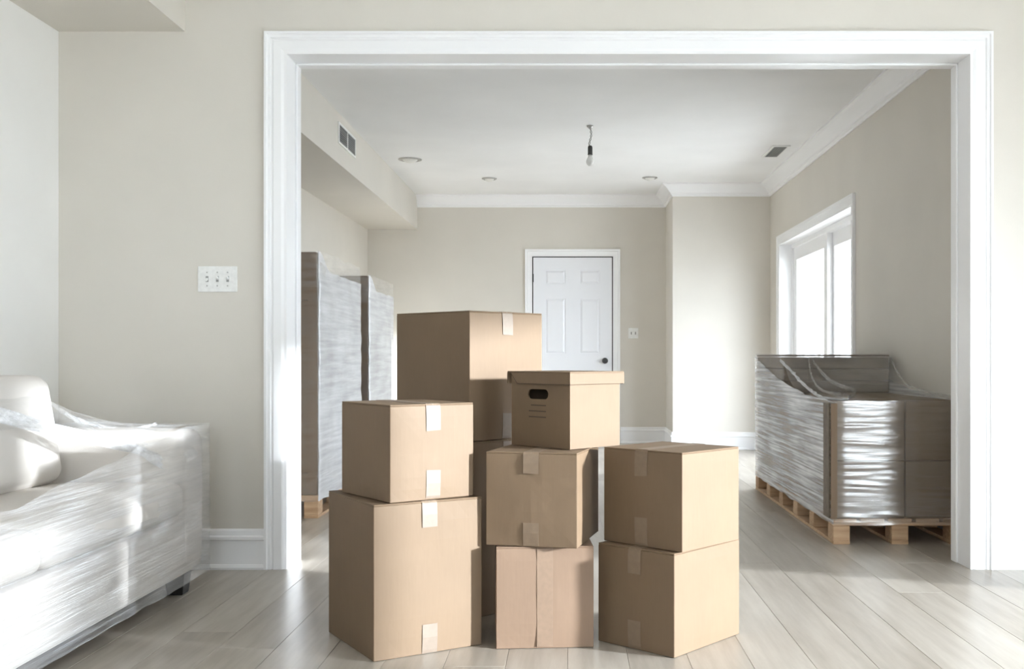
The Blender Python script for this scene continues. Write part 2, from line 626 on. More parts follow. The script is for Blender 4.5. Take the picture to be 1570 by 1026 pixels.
# casing of the wide opening
CAS = [(0, 0), (0, 0.012), (0.012, 0.016), (0.046, 0.017), (0.050, 0.011), (0.056, 0.011), (0.060, 0.018), (0.072, 0.018), (0.076, 0.026), (0.086, 0.026), (0.086, 0)]
t1 = thing('trim_1', 'white moulded casing and jamb of the wide opening', 'casing', (0.26, WF, 0), kind='structure')
T1 = Vector((-0.26, -WF, 0))
casing('casing_board', OL, OR_, 0, OT, CAS, lambda u, v, t: Vector((u, WF - t, v)) + T1, 'trim', t1)
casing('casing_board', OL, OR_, 0, OT, CAS, lambda u, v, t: Vector((u, WB + t, v)) + T1, 'trim', t1)


def off(o, v):
    o.data.transform(Matrix.Translation(v))
    return o


J = 0.012
off(box('jamb', OL, OL + J, WF - 0.012, WB + 0.012, 0, OT, 'trim', t1), T1)
off(box('jamb', OR_ - J, OR_, WF - 0.012, WB + 0.012, 0, OT, 'trim', t1), T1)
off(box('head_jamb', OL + J, OR_ - J, WF - 0.012, WB + 0.012, OT - J, OT, 'trim', t1), T1)
off(box('stop_strip', OL + J, OL + J + 0.01, WB - 0.055, WB + 0.012, 0, OT - J, 'trim', t1, 0.003), T1)
off(box('stop_strip', OR_ - J - 0.01, OR_ - J, WB - 0.055, WB + 0.012, 0, OT - J, 'trim', t1, 0.003), T1)
off(box('stop_strip', OL + J, OR_ - J, WB - 0.055, WB + 0.012, OT - J - 0.01, OT - J, 'trim', t1, 0.003), T1)

# baseboards and crown
BASE = [(0, 0), (0.024, 0), (0.026, 0.01), (0.022, 0.02), (0.015, 0.024), (0.015, 0.128), (0.024, 0.134), (0.024, 0.146), (0.012, 0.152), (0.012, 0.172), (0.006, 0.18), (0, 0.18)]


def base(side, path, label):
    t = thing('baseboard_' + side, label, 'baseboard', (*path[0], 0), kind='structure')
    for o in sweep('moulding', [(p[0] - path[0][0], p[1] - path[0][1]) for p in path], BASE, 'trim', t):
        pass


base('near_left', [(NL, NB), (NL, WF), (OL - 0.087, WF)], 'white baseboard between the sofa and the opening')
base('near_right', [(OR_ + 0.087, WF), (NR, WF), (NR, NW1 + 0.09)], 'white baseboard right of the opening')
base('far_left', [(OL - 0.087, WB), (FL, WB), (FL, FB), (-0.50, FB)][1:], 'white baseboard behind the tall wrapped pallets')
base('far_right', [(0.56, FB), (BX, FB), (BX, BY), (FR, BY), (FR, SW1 + 0.09)], 'white baseboard around the projecting wall')
base('far_window', [(FR, SW0 - 0.09), (FR, WB), (OR_ + 0.087, WB)], 'white baseboard behind the low wrapped pallet')
CROWN = [(0, FC), (0.115, FC), (0.115, FC - 0.014), (0.095, FC - 0.022), (0.06, FC - 0.055), (0.035, FC - 0.085), (0.024, FC - 0.092), (0.024, FC - 0.105), (0.010, FC - 0.112), (0.010, FC - 0.125), (0, FC - 0.125)]
t2 = thing('trim_2', 'white crown moulding around the far ceiling', 'crown moulding', (0, FB, 0), kind='structure')
sweep('moulding', [(px, py - FB) for px, py in [(-1.664, FB), (BX, FB), (BX, BY), (FR, BY), (FR, WB), (-1.664, WB)]], CROWN, 'trim', t2)


# ------------------------------------------------------------------ windows
def slider(name, label, xw, y0, y1, z0, z1, sashes, depth, cas=True, stile=0.07):
    """white sliding window in a wall facing -x; frame plane sits back by depth"""
    r = thing(name, label, 'window', (xw, (y0 + y1) / 2, 0), kind='structure')
    ym = (y0 + y1) / 2
    a, b = y0 - ym, y1 - ym
    if cas:
        casing('casing_board', a, b, z0 - 0.03, z1, [(0, 0), (0, 0.014), (0.05, 0.016), (0.055, 0.022), (0.075, 0.022), (0.075, 0)],
               lambda u, v, t: Vector((-t, u, v)), 'trim', r)
    box('reveal', -0.01, depth, a, a + 0.012, z0, z1, 'trim', r)
    box('reveal', -0.01, depth, b - 0.012, b, z0, z1, 'trim', r)
    box('reveal', -0.01, depth, a, b, z1 - 0.012, z1, 'trim', r)
    boxes('window_frame', [(depth - 0.02, depth + 0.10, a, a + 0.04, z0, z1), (depth - 0.02, depth + 0.10, b - 0.04, b, z0, z1),
                           (depth - 0.02, depth + 0.10, a + 0.04, b - 0.04, z1 - 0.05, z1), (depth - 0.02, depth + 0.10, a + 0.04, b - 0.04, z0, z0 + 0.04)], 'trim', r)
    n = sashes
    A, B = a + 0.04, b - 0.04
    w = (B - A) / n
    for k in range(n):
        dx = depth + (0.048 if k % 2 == 0 and n > 1 else 0.0)
        s0, s1 = A + k * w - (0.03 if k else 0), A + (k + 1) * w + (0.03 if k < n - 1 else 0)
        zz0, zz1 = z0 + 0.04, z1 - 0.05
        s = boxes('sash', [(dx, dx + 0.045, s0, s0 + stile, zz0, zz1), (dx, dx + 0.045, s1 - stile, s1, zz0, zz1),
                           (dx, dx + 0.045, s0 + stile, s1 - stile, zz1 - stile, zz1), (dx, dx + 0.045, s0 + stile, s1 - stile, zz0, zz0 + stile)], 'trim', r)
        box('pane', dx + 0.020, dx + 0.026, s0 + stile, s1 - stile, zz0 + stile, zz1 - stile, 'glass', s)
    return r


slider('window_1', 'white two-sash sliding window in the far right wall', FR, SW0, SW1, 0.03, SWT, 2, 0.13, True, 0.12)
slider('window_2', 'single-panel glazed door in the front room wall', NR, NW0, NW1, NWB, NWT, 1, 0.1)
slider('window_3', 'wide glazed door behind an added sheer shade in the front room', NR, NV0, NV1, NWB, NWT, 2, 0.1)
w4 = slider('added_fill_window', 'unseen white two-sash window behind the viewpoint, added for fill light', 0, RW0, RW1, 0.85, 2.15, 2, 0.1)  # added out of view to give the front room more fill light
w4.location = ((RW0 + RW1) / 2, NB, 0)
w4.rotation_euler = (0, 0, -math.pi / 2)
rs = thing('added_sun_shade', 'unseen sheer white shade added over the glazed door to dim the sun on the sofa', 'shade', (NR - 0.09, (NV0 + NV1) / 2, 0))  # added out of view to weaken the sun that reaches the sofa
hw = (NV1 - NV0) / 2 + 0.06
box('fabric', -0.001, 0.001, -hw, hw, 0.06, NWT + 0.1, 'sheer', rs)
lathe('added_shade_roller', [(0.022, -hw), (0.022, hw)], 'plastic', rs, 16, (0, 0, NWT + 0.115), 'Y')
box('added_shade_hem_bar', -0.008, 0.008, -hw, hw, 0.03, 0.06, 'plastic', rs, 0.002)
for s_ in (-1, 1):
    box('added_shade_bracket', -0.03, 0.085, s_ * (hw + 0.004) - 0.003, s_ * (hw + 0.004) + 0.003, NWT + 0.085, NWT + 0.145, 'plastic', rs)

# ------------------------------------------------------------------ panelled door
d1 = thing('door_1', 'white six-panel door with dark round knob', 'door', (0.035, FB, 0), kind='structure')
DW, DH = 0.43, 2.035
DCAS = [(0, 0), (0, 0.014), (0.05, 0.016), (0.055, 0.024), (0.078, 0.024), (0.078, 0)]
casing('casing_board', -DW - 0.012, DW + 0.012, 0, DH + 0.012, DCAS, lambda u, v, t: Vector((u, -t, v)), 'trim', d1)
box('door_gap', -DW - 0.012, DW + 0.012, -0.003, -0.0005, 0, DH + 0.012, 'dark', d1)
lf = bmesh.new()
cols = [(-0.30, -0.075), (0.075, 0.30)]
rows = [(0.25, 0.80), (0.98, 1.59), (1.74, 1.90)]
ye, yi = -0.016, -0.003
add_box(lf, -DW, -0.30, ye, yi, 0.008, DH)
add_box(lf, 0.30, DW, ye, yi, 0.008, DH)
add_box(lf, -0.075, 0.075, ye, yi, 0.008, DH)
zz = [0.008] + [v for r_ in rows for v in r_] + [DH]
for c0, c1 in cols:
    for k in range(0, len(zz), 2):
        add_box(lf, c0, c1, ye, yi, zz[k], zz[k + 1])
leaf = obj('door_leaf', lf, 'door', d1)
for c0, c1 in cols:
    for r0, r1 in rows:
        bm = bmesh.new()
        m_ = 0.032
        A = [bm.verts.new((px, -0.0065, pz)) for px, pz in ((c0, r0), (c1, r0), (c1, r1), (c0, r1))]
        A2 = [bm.verts.new((px, -0.0055, pz)) for px, pz in ((c0 + .012, r0 + .012), (c1 - .012, r0 + .012), (c1 - .012, r1 - .012), (c0 + .012, r1 - .012))]
        B = [bm.verts.new((px, -0.0145, pz)) for px, pz in ((c0 + m_, r0 + m_), (c1 - m_, r0 + m_), (c1 - m_, r1 - m_), (c0 + m_, r1 - m_))]
        for i in range(4):
            bm.faces.new((A[i], A[(i + 1) % 4], A2[(i + 1) % 4], A2[i]))
            bm.faces.new((A2[i], A2[(i + 1) % 4], B[(i + 1) % 4], B[i]))
        bm.faces.new(B)
        obj('panel', bm, 'door', leaf)
lathe('door_knob', [(0.033, -0.014), (0.033, -0.02), (0.012, -0.026), (0.012, -0.045), (0.026, -0.052), (0.031, -0.066), (0.024, -0.08), (0.004, -0.084)], 'metal_dark', d1, 20, (DW - 0.075, 0, 0.905), 'Y')
for z_ in (0.25, 1.03, 1.81):
    box('hinge', -DW - 0.012, -DW + 0.004, -0.022, -0.012, z_ - 0.045, z_ + 0.045, 'metal_dark', d1)


# ------------------------------------------------------------------ wall plates
def plate(name, label, loc, w, h, n, outlet=False):
    r = thing(name, label, 'switch' if not outlet else 'outlet', loc)
    box('cover_plate', -w / 2, w / 2, -0.007, 0, -h / 2, h / 2, 'plastic', r, 0.003, 2)
    for k in range(n):
        x_ = (k - (n - 1) / 2) * 0.046
        if not outlet:
            box('slot', x_ - 0.006, x_ + 0.006, -0.0076, -0.006, -0.013, 0.013, 'plastic_grey', r)
            bm = bmesh.new()
            add_box(bm, x_ - 0.0045, x_ + 0.0045, -0.02, -0.006, -0.004, 0.006, 0.0015)
            for v in bm.verts:
                v.co.z += -(v.co.y + 0.006) * (0.55 if k else -0.55)
            obj('toggle', bm, 'plastic', r)
            for s_ in (-1, 1):
                lathe('screw', [(0.0032, -0.0068), (0.0032, -0.0082), (0.001, -0.0086)], 'metal', r, 10, (x_, 0, s_ * 0.03), 'Y')
        else:
            box('slot', x_ - 0.006, x_ + 0.006, -0.0085, -0.006, -0.015, 0.015, 'plastic_grey', r, 0.001)
    return r


plate('light_switch', 'white triple light switch on the wall above the sofa', (-1.573, WF, 1.297), 0.176, 0.115, 3)
plate('wall_switch', 'small white double switch plate beside the panelled door', (0.70, FB, 1.207), 0.11, 0.115, 2, True)['category'] = 'switch'


# ------------------------------------------------------------------ cardboard boxes
def carton(label, near, th, a, b, z, h, seam='right', mat='card', tapemat='tape', tl=0.085, group='stacked moving boxes', tb=None):
    """near corner, yaw, left edge a, right edge b. local x runs along the right face, y along the left face"""
    t = math.radians(th)
    r_ = Vector((math.sin(t), math.cos(t)))
    l_ = Vector((-math.cos(t), math.sin(t)))
    c = Vector(near) + r_ * b / 2 + l_ * a / 2
    o = thing('cardboard_box', label, 'box', (c.x, c.y, z + 0.001), math.pi / 2 - t, group)
    hx, hy, ft = b / 2, a / 2, 0.005
    bm = bmesh.new()
    add_box(bm, -hx, hx, -hy, hy, 0, h - ft)
    bmesh.ops.subdivide_edges(bm, edges=bm.edges[:], cuts=7, use_grid_fill=True)
    sd = random.uniform(0, 50)
    for v in bm.verts:
        x_, y_, z_ = v.co.x / hx, v.co.y / hy, v.co.z / (h - ft) * 2 - 1
        amp = 0.0035 + 0.002 * noise.noise(Vector((x_, y_, z_)) * 1.3 + Vector((sd, 0, 0)))
        if abs(x_) > 0.999:
            v.co.x += math.copysign(amp * (1 - y_ * y_) * (1 - z_ ** 4), x_)
        if abs(y_) > 0.999:
            v.co.y += math.copysign(amp * (1 - x_ * x_) * (1 - z_ ** 4), y_)
    es = [e for e in bm.edges if len(e.link_faces) == 2 and e.calc_face_angle(0) > 1.2]
    bmesh.ops.bevel(bm, geom=es, offset=0.0025, segments=2, profile=0.5, affect='EDGES')
    obj('body', bm, mat, o, False)
    g = 0.0015
    z0, z1 = h - ft, h
    if seam == 'right':
        box('flap', -hx, -g, -hy, hy, z0, z1, mat, o, 0.0018)
        box('flap', g, hx, -hy, hy, z0, z1, mat, o, 0.0018)
    else:
        box('flap', -hx, hx, -hy, -g, z0, z1, mat, o, 0.0018)
        box('flap', -hx, hx, g, hy, z0, z1, mat, o, 0.0018)
    # tape: one strip over the top seam hanging down both sides, one round the bottom
    tb = tb or tl
    tw, e = 0.026, 0.0012
    L = hy if seam == 'right' else hx
    o1 = L + 0.0052

    def strip(name, prof):
        verts, faces = [], []
        for k, (s_, zz_) in enumerate(prof):
            for q in (-tw, tw):
                j = random.uniform(-0.0025, 0.0025) if k in (0, len(prof) - 1) else 0
                verts.append((q, s_, zz_ + j) if seam == 'right' else (s_, q, zz_ + j))
        n_ = len(prof)
        for k in range(n_ - 1):
            faces.append((2 * k, 2 * k + 1, 2 * k + 3, 2 * k + 2))
        ob = pyd(name, verts, faces, tapemat, o)
        md = ob.modifiers.new('thickness', 'SOLIDIFY')
        md.thickness = 0.0004
        return ob
    strip('tape_strip', [(-o1, h - tl), (-o1, h - tl * 0.5), (-L - 0.0025, h - 0.006), (-L + 0.003, h + e), (0, h + e), (L - 0.003, h + e), (L + 0.0025, h - 0.006), (o1, h - tl * 0.5), (o1, h - tl)])
    if tb > 0.03:
        strip('tape_strip', [(-L - 0.0008, 0.003), (-L - 0.0025, 0.012), (-o1, tb * 0.5 + 0.01), (-o1, tb + 0.01)])
        strip('tape_strip', [(L + 0.0008, 0.003), (L + 0.0025, 0.012), (o1, tb * 0.5 + 0.01), (o1, tb + 0.01)])
    return o


carton('large cardboard box at the bottom of the left stack', (-0.608, 3.241), 58, 0.418, 0.377, 0, 0.487, 'right', tapemat='tape_pale')
carton('square cardboard box on top of the left stack', (-0.562, 3.270), 53, 0.354, 0.306, 0.489, 0.308, 'right', tapemat='tape_pale')
carton('reddish cardboard box at the bottom of the middle stack', (-0.238, 3.385), 86, 0.33, 0.318, 0, 0.330, 'right', 'card2', 'tape_red', tl=0.322, tb=0.012)
carton('cardboard box with creased tape under the file box', (0.025, 3.351), 13, 0.306, 0.345, 0.332, 0.306, 'left', tl=0.07)
carton('cardboard box at the bottom of the right stack', (0.330, 3.283), 41, 0.310, 0.383, 0, 0.328, 'left')
carton('cardboard box on top of the right stack', (0.356, 3.294), 43, 0.328, 0.318, 0.330, 0.315, 'left')
carton('dark shaded cardboard box under the tallest box at the back', (-0.366, 3.75), 43, 0.45, 0.40, 0, 0.640, 'right')
carton('tallest cardboard box at the back of the pile', (-0.3595, 3.76), 43, 0.425, 0.372, 0.6425, 0.473, 'right', tapemat='tape_pale')


# file box with lid and hand hole
def file_box():
    th, a, b, z, h = math.radians(45), 0.290, 0.245, 0.6415, 0.252
    near = Vector((0.002, 3.463))
    r_ = Vector((math.sin(th), math.cos(th)))
    l_ = Vector((-math.cos(th), math.sin(th)))
    c = near + r_ * b / 2 + l_ * a / 2
    o = thing('file_box', 'lidded cardboard file box with hand hole on the middle stack', 'box', (c.x, c.y, z), math.pi / 2 - th)
    hx, hy, t = b / 2, a / 2, 0.005
    boxes('body', [(-hx, hx, -hy, -hy + t, 0, h), (-hx, hx, hy - t, hy, 0, h), (hx - t, hx, -hy + t, hy - t, 0, h), (-hx + t, hx - t, -hy + t, hy - t, 0, t)], 'card', o)

    def holed(x0, x1):
        bm = bmesh.new()
        outer = [(-hy + t, 0), (hy - t, 0), (hy - t, h), (-hy + t, h)]
        hc = (-0.002 + 0.012, h - 0.072)
        hole = []
        for s_, a0 in ((1, -90), (-1, 90)):
            for k in range(9):
                an = math.radians(a0 + 22.5 * k)
                hole.append((hc[0] + s_ * 0.034 + 0.017 * math.cos(an), hc[1] + 0.017 * math.sin(an)))
        es = []
        for loop in (outer, hole):
            vs2 = [bm.verts.new((x0, y_, z_)) for y_, z_ in loop]
            es += [bm.edges.new((vs2[i], vs2[(i + 1) % len(vs2)])) for i in range(len(vs2))]
        bmesh.ops.triangle_fill(bm, use_beauty=True, use_dissolve=False, edges=es)
        g = bmesh.ops.extrude_face_region(bm, geom=bm.faces[:])
        bmesh.ops.translate(bm, vec=(x1 - x0, 0, 0), verts=[v for v in g['geom'] if isinstance(v, bmesh.types.BMVert)])
        return obj('end_panel', bm, 'card', o)
    holed(-hx, -hx + t)
    # printed form lines
    for k, w_ in enumerate((0.052, 0.058, 0.058)):
        box('printed_line', -hx - 0.0006, -hx + 0.0002, -0.052 + 0.022, -0.052 + 0.022 + 2 * w_ - 0.03, h - 0.112 - 0.020 * k, h - 0.108 - 0.020 * k, 'print_and_shadow', o)
    # lid: top board, long skirts, end skirt with slanted corner
    lid = box('lid', -hx - 0.011, hx + 0.011, -hy - 0.011, hy + 0.011, h + 0.001, h + 0.006, 'card', o, 0.0015)
    s0 = h - 0.036
    box('lid_skirt', -hx - 0.011, hx + 0.011, -hy - 0.011, -hy - 0.006, s0, h + 0.001, 'card', lid)
    box('lid_skirt', -hx - 0.011, hx + 0.011, hy + 0.006, hy + 0.011, s0, h + 0.001, 'card', lid)
    for x0, x1 in ((-hx - 0.011, -hx - 0.005), (hx + 0.005, hx + 0.011)):
        bm = bmesh.new()
        pr = [(-hy - 0.0056, s0), (hy - 0.042, s0), (hy - 0.008, h + 0.001), (-hy - 0.0056, h + 0.001)]
        A = [bm.verts.new((x0, y_, z_)) for y_, z_ in pr]
        B = [bm.verts.new((x1, y_, z_)) for y_, z_ in pr]
        for i in range(4):
            bm.faces.new((A[i], A[(i + 1) % 4], B[(i + 1) % 4], B[i]))
        bm.faces.new(A)
        bm.faces.new(B)
        obj('lid_skirt', bm, 'card', lid)
        # dark strip painted in as the shadow line under the skirt
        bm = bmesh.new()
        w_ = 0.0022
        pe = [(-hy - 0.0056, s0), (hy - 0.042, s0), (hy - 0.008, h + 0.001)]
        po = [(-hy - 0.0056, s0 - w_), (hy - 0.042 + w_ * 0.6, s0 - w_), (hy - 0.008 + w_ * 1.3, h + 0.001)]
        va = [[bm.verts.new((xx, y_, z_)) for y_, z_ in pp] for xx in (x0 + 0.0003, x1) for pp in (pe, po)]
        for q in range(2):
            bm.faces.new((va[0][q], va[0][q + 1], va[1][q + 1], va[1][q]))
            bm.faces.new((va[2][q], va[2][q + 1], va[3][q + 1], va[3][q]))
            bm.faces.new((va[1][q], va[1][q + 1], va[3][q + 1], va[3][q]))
        obj('skirt_shadow_line', bm, 'print_and_shadow', lid)
    return o


file_box()


# ------------------------------------------------------------------ sofa
SX, SY = -1.88, 3.05
sofa = thing('sofa', 'pale linen sofa wrapped in clear stretch film', 'sofa', (SX, SY, 0))


def sb(name, x0, x1, y0, y1, z0, z1, r, mat='fabric', crown=(0, 0, 0), n=14, rot=(0, 0, 0), parent=sofa, jit=0.0):
    return soft_box(name, x1 - x0, y1 - y0, z1 - z0, r, mat, parent, crown, n,
                    ((x0 + x1) / 2 - SX, (y0 + y1) / 2 - SY, (z0 + z1) / 2), rot, jit)


Y0, Y1 = 1.75, 4.335
sb('base', -2.24, -1.515, Y0 + 0.02, Y1 - 0.02, 0.085, 0.325, 0.025, crown=(0.004, 0, 0))
sb('arm', -2.25, -1.515, Y1 - 0.26, Y1, 0.09, 0.655, 0.05, crown=(0.01, 0.006, 0.008))
sb('arm', -2.25, -1.515, Y0, Y0 + 0.26, 0.09, 0.655, 0.05, crown=(0.01, 0.006, 0.008))
sb('backrest', -2.265, -2.13, Y0 + 0.26, Y1 - 0.26, 0.2, 0.80, 0.05)
ys = [Y0 + 0.262, 2.985, Y1 - 0.262]
for k in range(2):
    sb('seat_cushion', -2.13, -1.495, ys[k] + 0.003, ys[k + 1] - 0.006, 0.331, 0.462, 0.04, crown=(0.012, 0.004, 0.018), n=18)
    sb('back_cushion', -2.17, -1.955, ys[k] + 0.01, ys[k + 1] - 0.06, 0.455, 0.872, 0.06, crown=(0.018, 0.004, 0.008), n=18, rot=(0, math.radians(-9), 0), jit=0.01)
for fx in (-1.57, -2.19):
    for fy in (Y1 - 0.15, Y0 + 0.12):
        bm = bmesh.new()
        add_box(bm, fx - 0.04 - SX, fx + 0.04 - SX, fy - 0.045 - SY, fy + 0.045 - SY, 0.0, 0.09, 0.004)
        for v in bm.verts:
            if v.co.z < 0.045:
                v.co.x = fx - SX + (v.co.x - fx + SX) * 0.78
                v.co.y = fy - SY + (v.co.y - fy + SY) * 0.78
        obj('foot', bm, 'foot', sofa)


def film_ring(name, x0, x1, y0, y1, z0, z1, mat, parent, amp=0.004, nz=24, r=0.03, org=(0, 0, 0), ztop=None, open_back=False, seed=0.0, fr=(3.0, 14.0), mat2=None):
    """film wound round a load: an upright rounded loop with drawn-in wrinkles. ztop(x,y) may vary the upper rim"""
    path = []

    def arc(cx_, cy_, a0):
        for k in range(5):
            an = math.radians(a0 + 90 * k / 4)
            path.append((cx_ + r * math.cos(an), cy_ + r * math.sin(an), math.cos(an), math.sin(an)))

    def line(p, q, nx, ny, n_):
        for k in range(1, n_):
            path.append((p[0] + (q[0] - p[0]) * k / n_, p[1] + (q[1] - p[1]) * k / n_, nx, ny))
    nx_ = max(4, int((x1 - x0) / 0.05))
    ny_ = max(4, int((y1 - y0) / 0.05))
    arc(x1 - r, y0 + r, -90)
    line((x1, y0 + r), (x1, y1 - r), 1, 0, ny_)
    arc(x1 - r, y1 - r, 0)
    line((x1 - r, y1), (x0 + r, y1), 0, 1, nx_)
    arc(x0 + r, y1 - r, 90)
    line((x0, y1 - r), (x0, y0 + r), -1, 0, ny_)
    arc(x0 + r, y0 + r, 180)
    line((x0 + r, y0), (x1 - r, y0), 0, -1, nx_)
    verts, faces, uvs = [], [], []
    n_ = len(path)
    acc = [0.0]
    for k in range(1, n_ + 1):
        p, q = path[k - 1], path[k % n_]
        acc.append(acc[-1] + math.hypot(q[0] - p[0], q[1] - p[1]))
    for j in range(nz + 1):
        for k, (px, py, ux, uy) in enumerate(path):
            zt = ztop(px, py) if ztop else z1
            z = z0 + (zt - z0) * j / nz
            w_ = abs(noise.noise(Vector((acc[k] * fr[0], z * fr[1] + acc[k] * 0.8, seed)))) * amp * 2
            zj = 0.012 * noise.noise(Vector((acc[k] * 5, seed, j))) if j in (0, nz) else 0
            verts.append((px + ux * w_ - org[0], py + uy * w_ - org[1], z + zj - org[2]))
    for j in range(nz):
        for k in range(n_):
            k2 = (k + 1) % n_
            faces.append((j * n_ + k, j * n_ + k2, (j + 1) * n_ + k2, (j + 1) * n_ + k))
            za, zb = verts[j * n_ + k][2], verts[j * n_ + k2][2]
            zc, zd = verts[(j + 1) * n_ + k2][2], verts[(j + 1) * n_ + k][2]
            uvs.append([(acc[k], za), (acc[k + 1], zb), (acc[k + 1], zc), (acc[k], zd)])
    ob = pyd(name, verts, faces, mat, parent, uvs, True)
    if mat2:
        ob.data.materials.append(M[mat2])
        for p in ob.data.polygons:
            if abs(p.normal.x) > abs(p.normal.y):
                p.material_index = 1
    return ob


def sofa_rim(px, py):
    return 0.675 if py > 4.0 or px < -1.7 else 0.675 - 0.13 * min(1, (4.0 - py) / 1.2)


film_ring('stretch_film', -2.27, -1.488, Y0 - 0.012, Y1 + 0.008, 0.07, 0.66, 'film_sofa', sofa, 0.006, 34, 0.035, (SX, SY, 0), sofa_rim, seed=3)

# loose sheet falling from the back cushions over the far arm
A_ = [Vector(p) for p in ((-2.10, 2.2, 0.885), (-2.09, 3.0, 0.89), (-2.085, 3.7, 0.885), (-2.085, 3.93, 0.87), (-2.10, 4.0, 0.82), (-2.2, 4.1, 0.74), (-2.25, 4.33, 0.675))]
B_ = [Vector(p) for p in ((-1.84, 2.2, 0.72), (-1.83, 3.0, 0.73), (-1.80, 3.6, 0.70), (-1.72, 3.9, 0.645), (-1.60, 4.05, 0.66), (-1.52, 4.2, 0.675), (-1.49, 4.36, 0.672))]


def poly(P, t):
    t = max(0, min(0.9999, t)) * (len(P) - 1)
    i = int(t)
    f = t - i
    f = f * f * (3 - 2 * f)
    return P[i].lerp(P[i + 1], f)


def tent(u, v):
    p = poly(A_, u).lerp(poly(B_, u), v)
    p.z += 0.012 * noise.noise(Vector((u * 16, v * 5, 2.0))) - 0.02 * math.sin(math.pi * v) * (1 if u > 0.5 else 0.2)
    return p - Vector((SX, SY, 0))


grid_sheet('loose_film', tent, 70, 18, 'film_tent', sofa, 2.4, 0.5)


def unp(u, v, Y):
    return Vector(((u - CX) * Y / F_PX, Y, EYE - (v - CY) * Y / F_PX))


def spline(P, n=40):
    out = []
    for k in range(n + 1):
        t = k / n * (len(P) - 1)
        i = min(int(t), len(P) - 2)
        f = t - i
        p0, p1, p2, p3 = P[max(i - 1, 0)], P[i], P[i + 1], P[min(i + 2, len(P) - 1)]
        out.append(0.5 * ((2 * p1) + (p2 - p0) * f + (2 * p0 - 5 * p1 + 4 * p2 - p3) * f * f + (3 * p1 - p0 - 3 * p2 + p3) * f ** 3))
    return out


def ribbon(name, P, width, mat, parent, org, n=44, amp=0.006, flat=Vector((0, 0, 1)), seed=0.0):
    """gathered strip of film: a crumpled band along a curve"""
    pts = spline(P, n)
    nv = 8

    def fn(u, v):
        p = pts[int(round(u * n))]
        d = pts[min(int(round(u * n)) + 1, n)] - pts[max(int(round(u * n)) - 1, 0)]
        side = flat - d.normalized() * flat.dot(d.normalized())
        side.normalize()
        nn = d.normalized().cross(side)
        w_ = width * (0.7 + 0.5 * noise.noise(Vector((u * 6, seed, 1))))
        return p + side * (v - 0.5) * w_ + nn * amp * 2 * noise.noise(Vector((u * 30, v * 5, seed))) - Vector(org)
    return grid_sheet(name, fn, n, nv, mat, parent, 1.0, 0.4)


ORG = (SX, SY, 0)
ribbon('gathered_film', [unp(-60, 622, 3.2), unp(0, 637, 3.4), unp(75, 657, 3.65), unp(190, 683, 3.95), unp(235, 702, 4.05), unp(272, 728, 4.10)], 0.05, 'film_rope', sofa, ORG, seed=1.5)
ribbon('gathered_film', [unp(100, 633, 4.2), unp(130, 648, 4.2), unp(190, 660, 4.22), unp(240, 650, 4.25)], 0.02, 'film_rope', sofa, ORG, seed=4)
ribbon('gathered_film', [unp(170, 672, 4.0), unp(230, 690, 4.08), unp(262, 715, 4.1), unp(300, 690, 4.12)], 0.05, 'film_tent', sofa, ORG, seed=6)


# ------------------------------------------------------------------ pallets
def pallet(parent, x0, x1, y0, y1, h=0.135, nx=3, ny=3, org=(0, 0, 0)):
    p = bpy.data.objects.new('pallet', None)
    p.empty_display_size = 0.1
    COL.objects.link(p)
    p.parent = parent
    ox, oy, _ = org
    bw = 0.085
    for i in range(nx):
        xa = x0 + (x1 - x0 - bw) * i / (nx - 1)
        box('bottom_board', xa - ox, xa + bw - ox, y0 - oy, y1 - oy, 0, 0.018, 'pallet', p, 0.002)
        for j in range(ny):
            ya = y0 + (y1 - y0 - 0.11) * j / (ny - 1)
            box('block', xa - ox, xa + bw - ox, ya - oy, ya + 0.11 - oy, 0.018, h - 0.036, 'pallet', p, 0.003)
    for j in range(ny):
        ya = y0 + (y1 - y0 - 0.11) * j / (ny - 1)
        box('stringer_board', x0 - ox, x1 - ox, ya - oy, ya + 0.11 - oy, h - 0.036, h - 0.018, 'pallet', p, 0.002)
    n = max(4, int((x1 - x0) / 0.13))
    dw = (x1 - x0 - 0.02 * (n - 1)) / n
    for k in range(n):
        xa = x0 + k * (dw + 0.02)
        box('deck_board', xa - ox, xa + dw - ox, y0 - oy, y1 - oy, h - 0.018, h, 'pallet', p, 0.002)
    return p


def load_carton(parent, x0, x1, y0, y1, z0, z1, org, mat='card_dark', tape=True):
    ox, oy, _ = org
    c = box('carton', x0 - ox, x1 - ox, y0 - oy, y1 - oy, z0, z1, mat, parent, 0.004, 2)
    if tape:
        xm = (x0 + x1) / 2
        boxes('tape_strip', [(xm - 0.025 - ox, xm + 0.025 - ox, y0 - 0.0006 - oy, y0 + 0.0004 - oy, z1 - 0.07, z1 - 0.004),
                             (xm - 0.025 - ox, xm + 0.025 - ox, y0 + 0.004 - oy, y1 - 0.004 - oy, z1 - 0.0003, z1 + 0.0006)], 'tape', c)
    return c


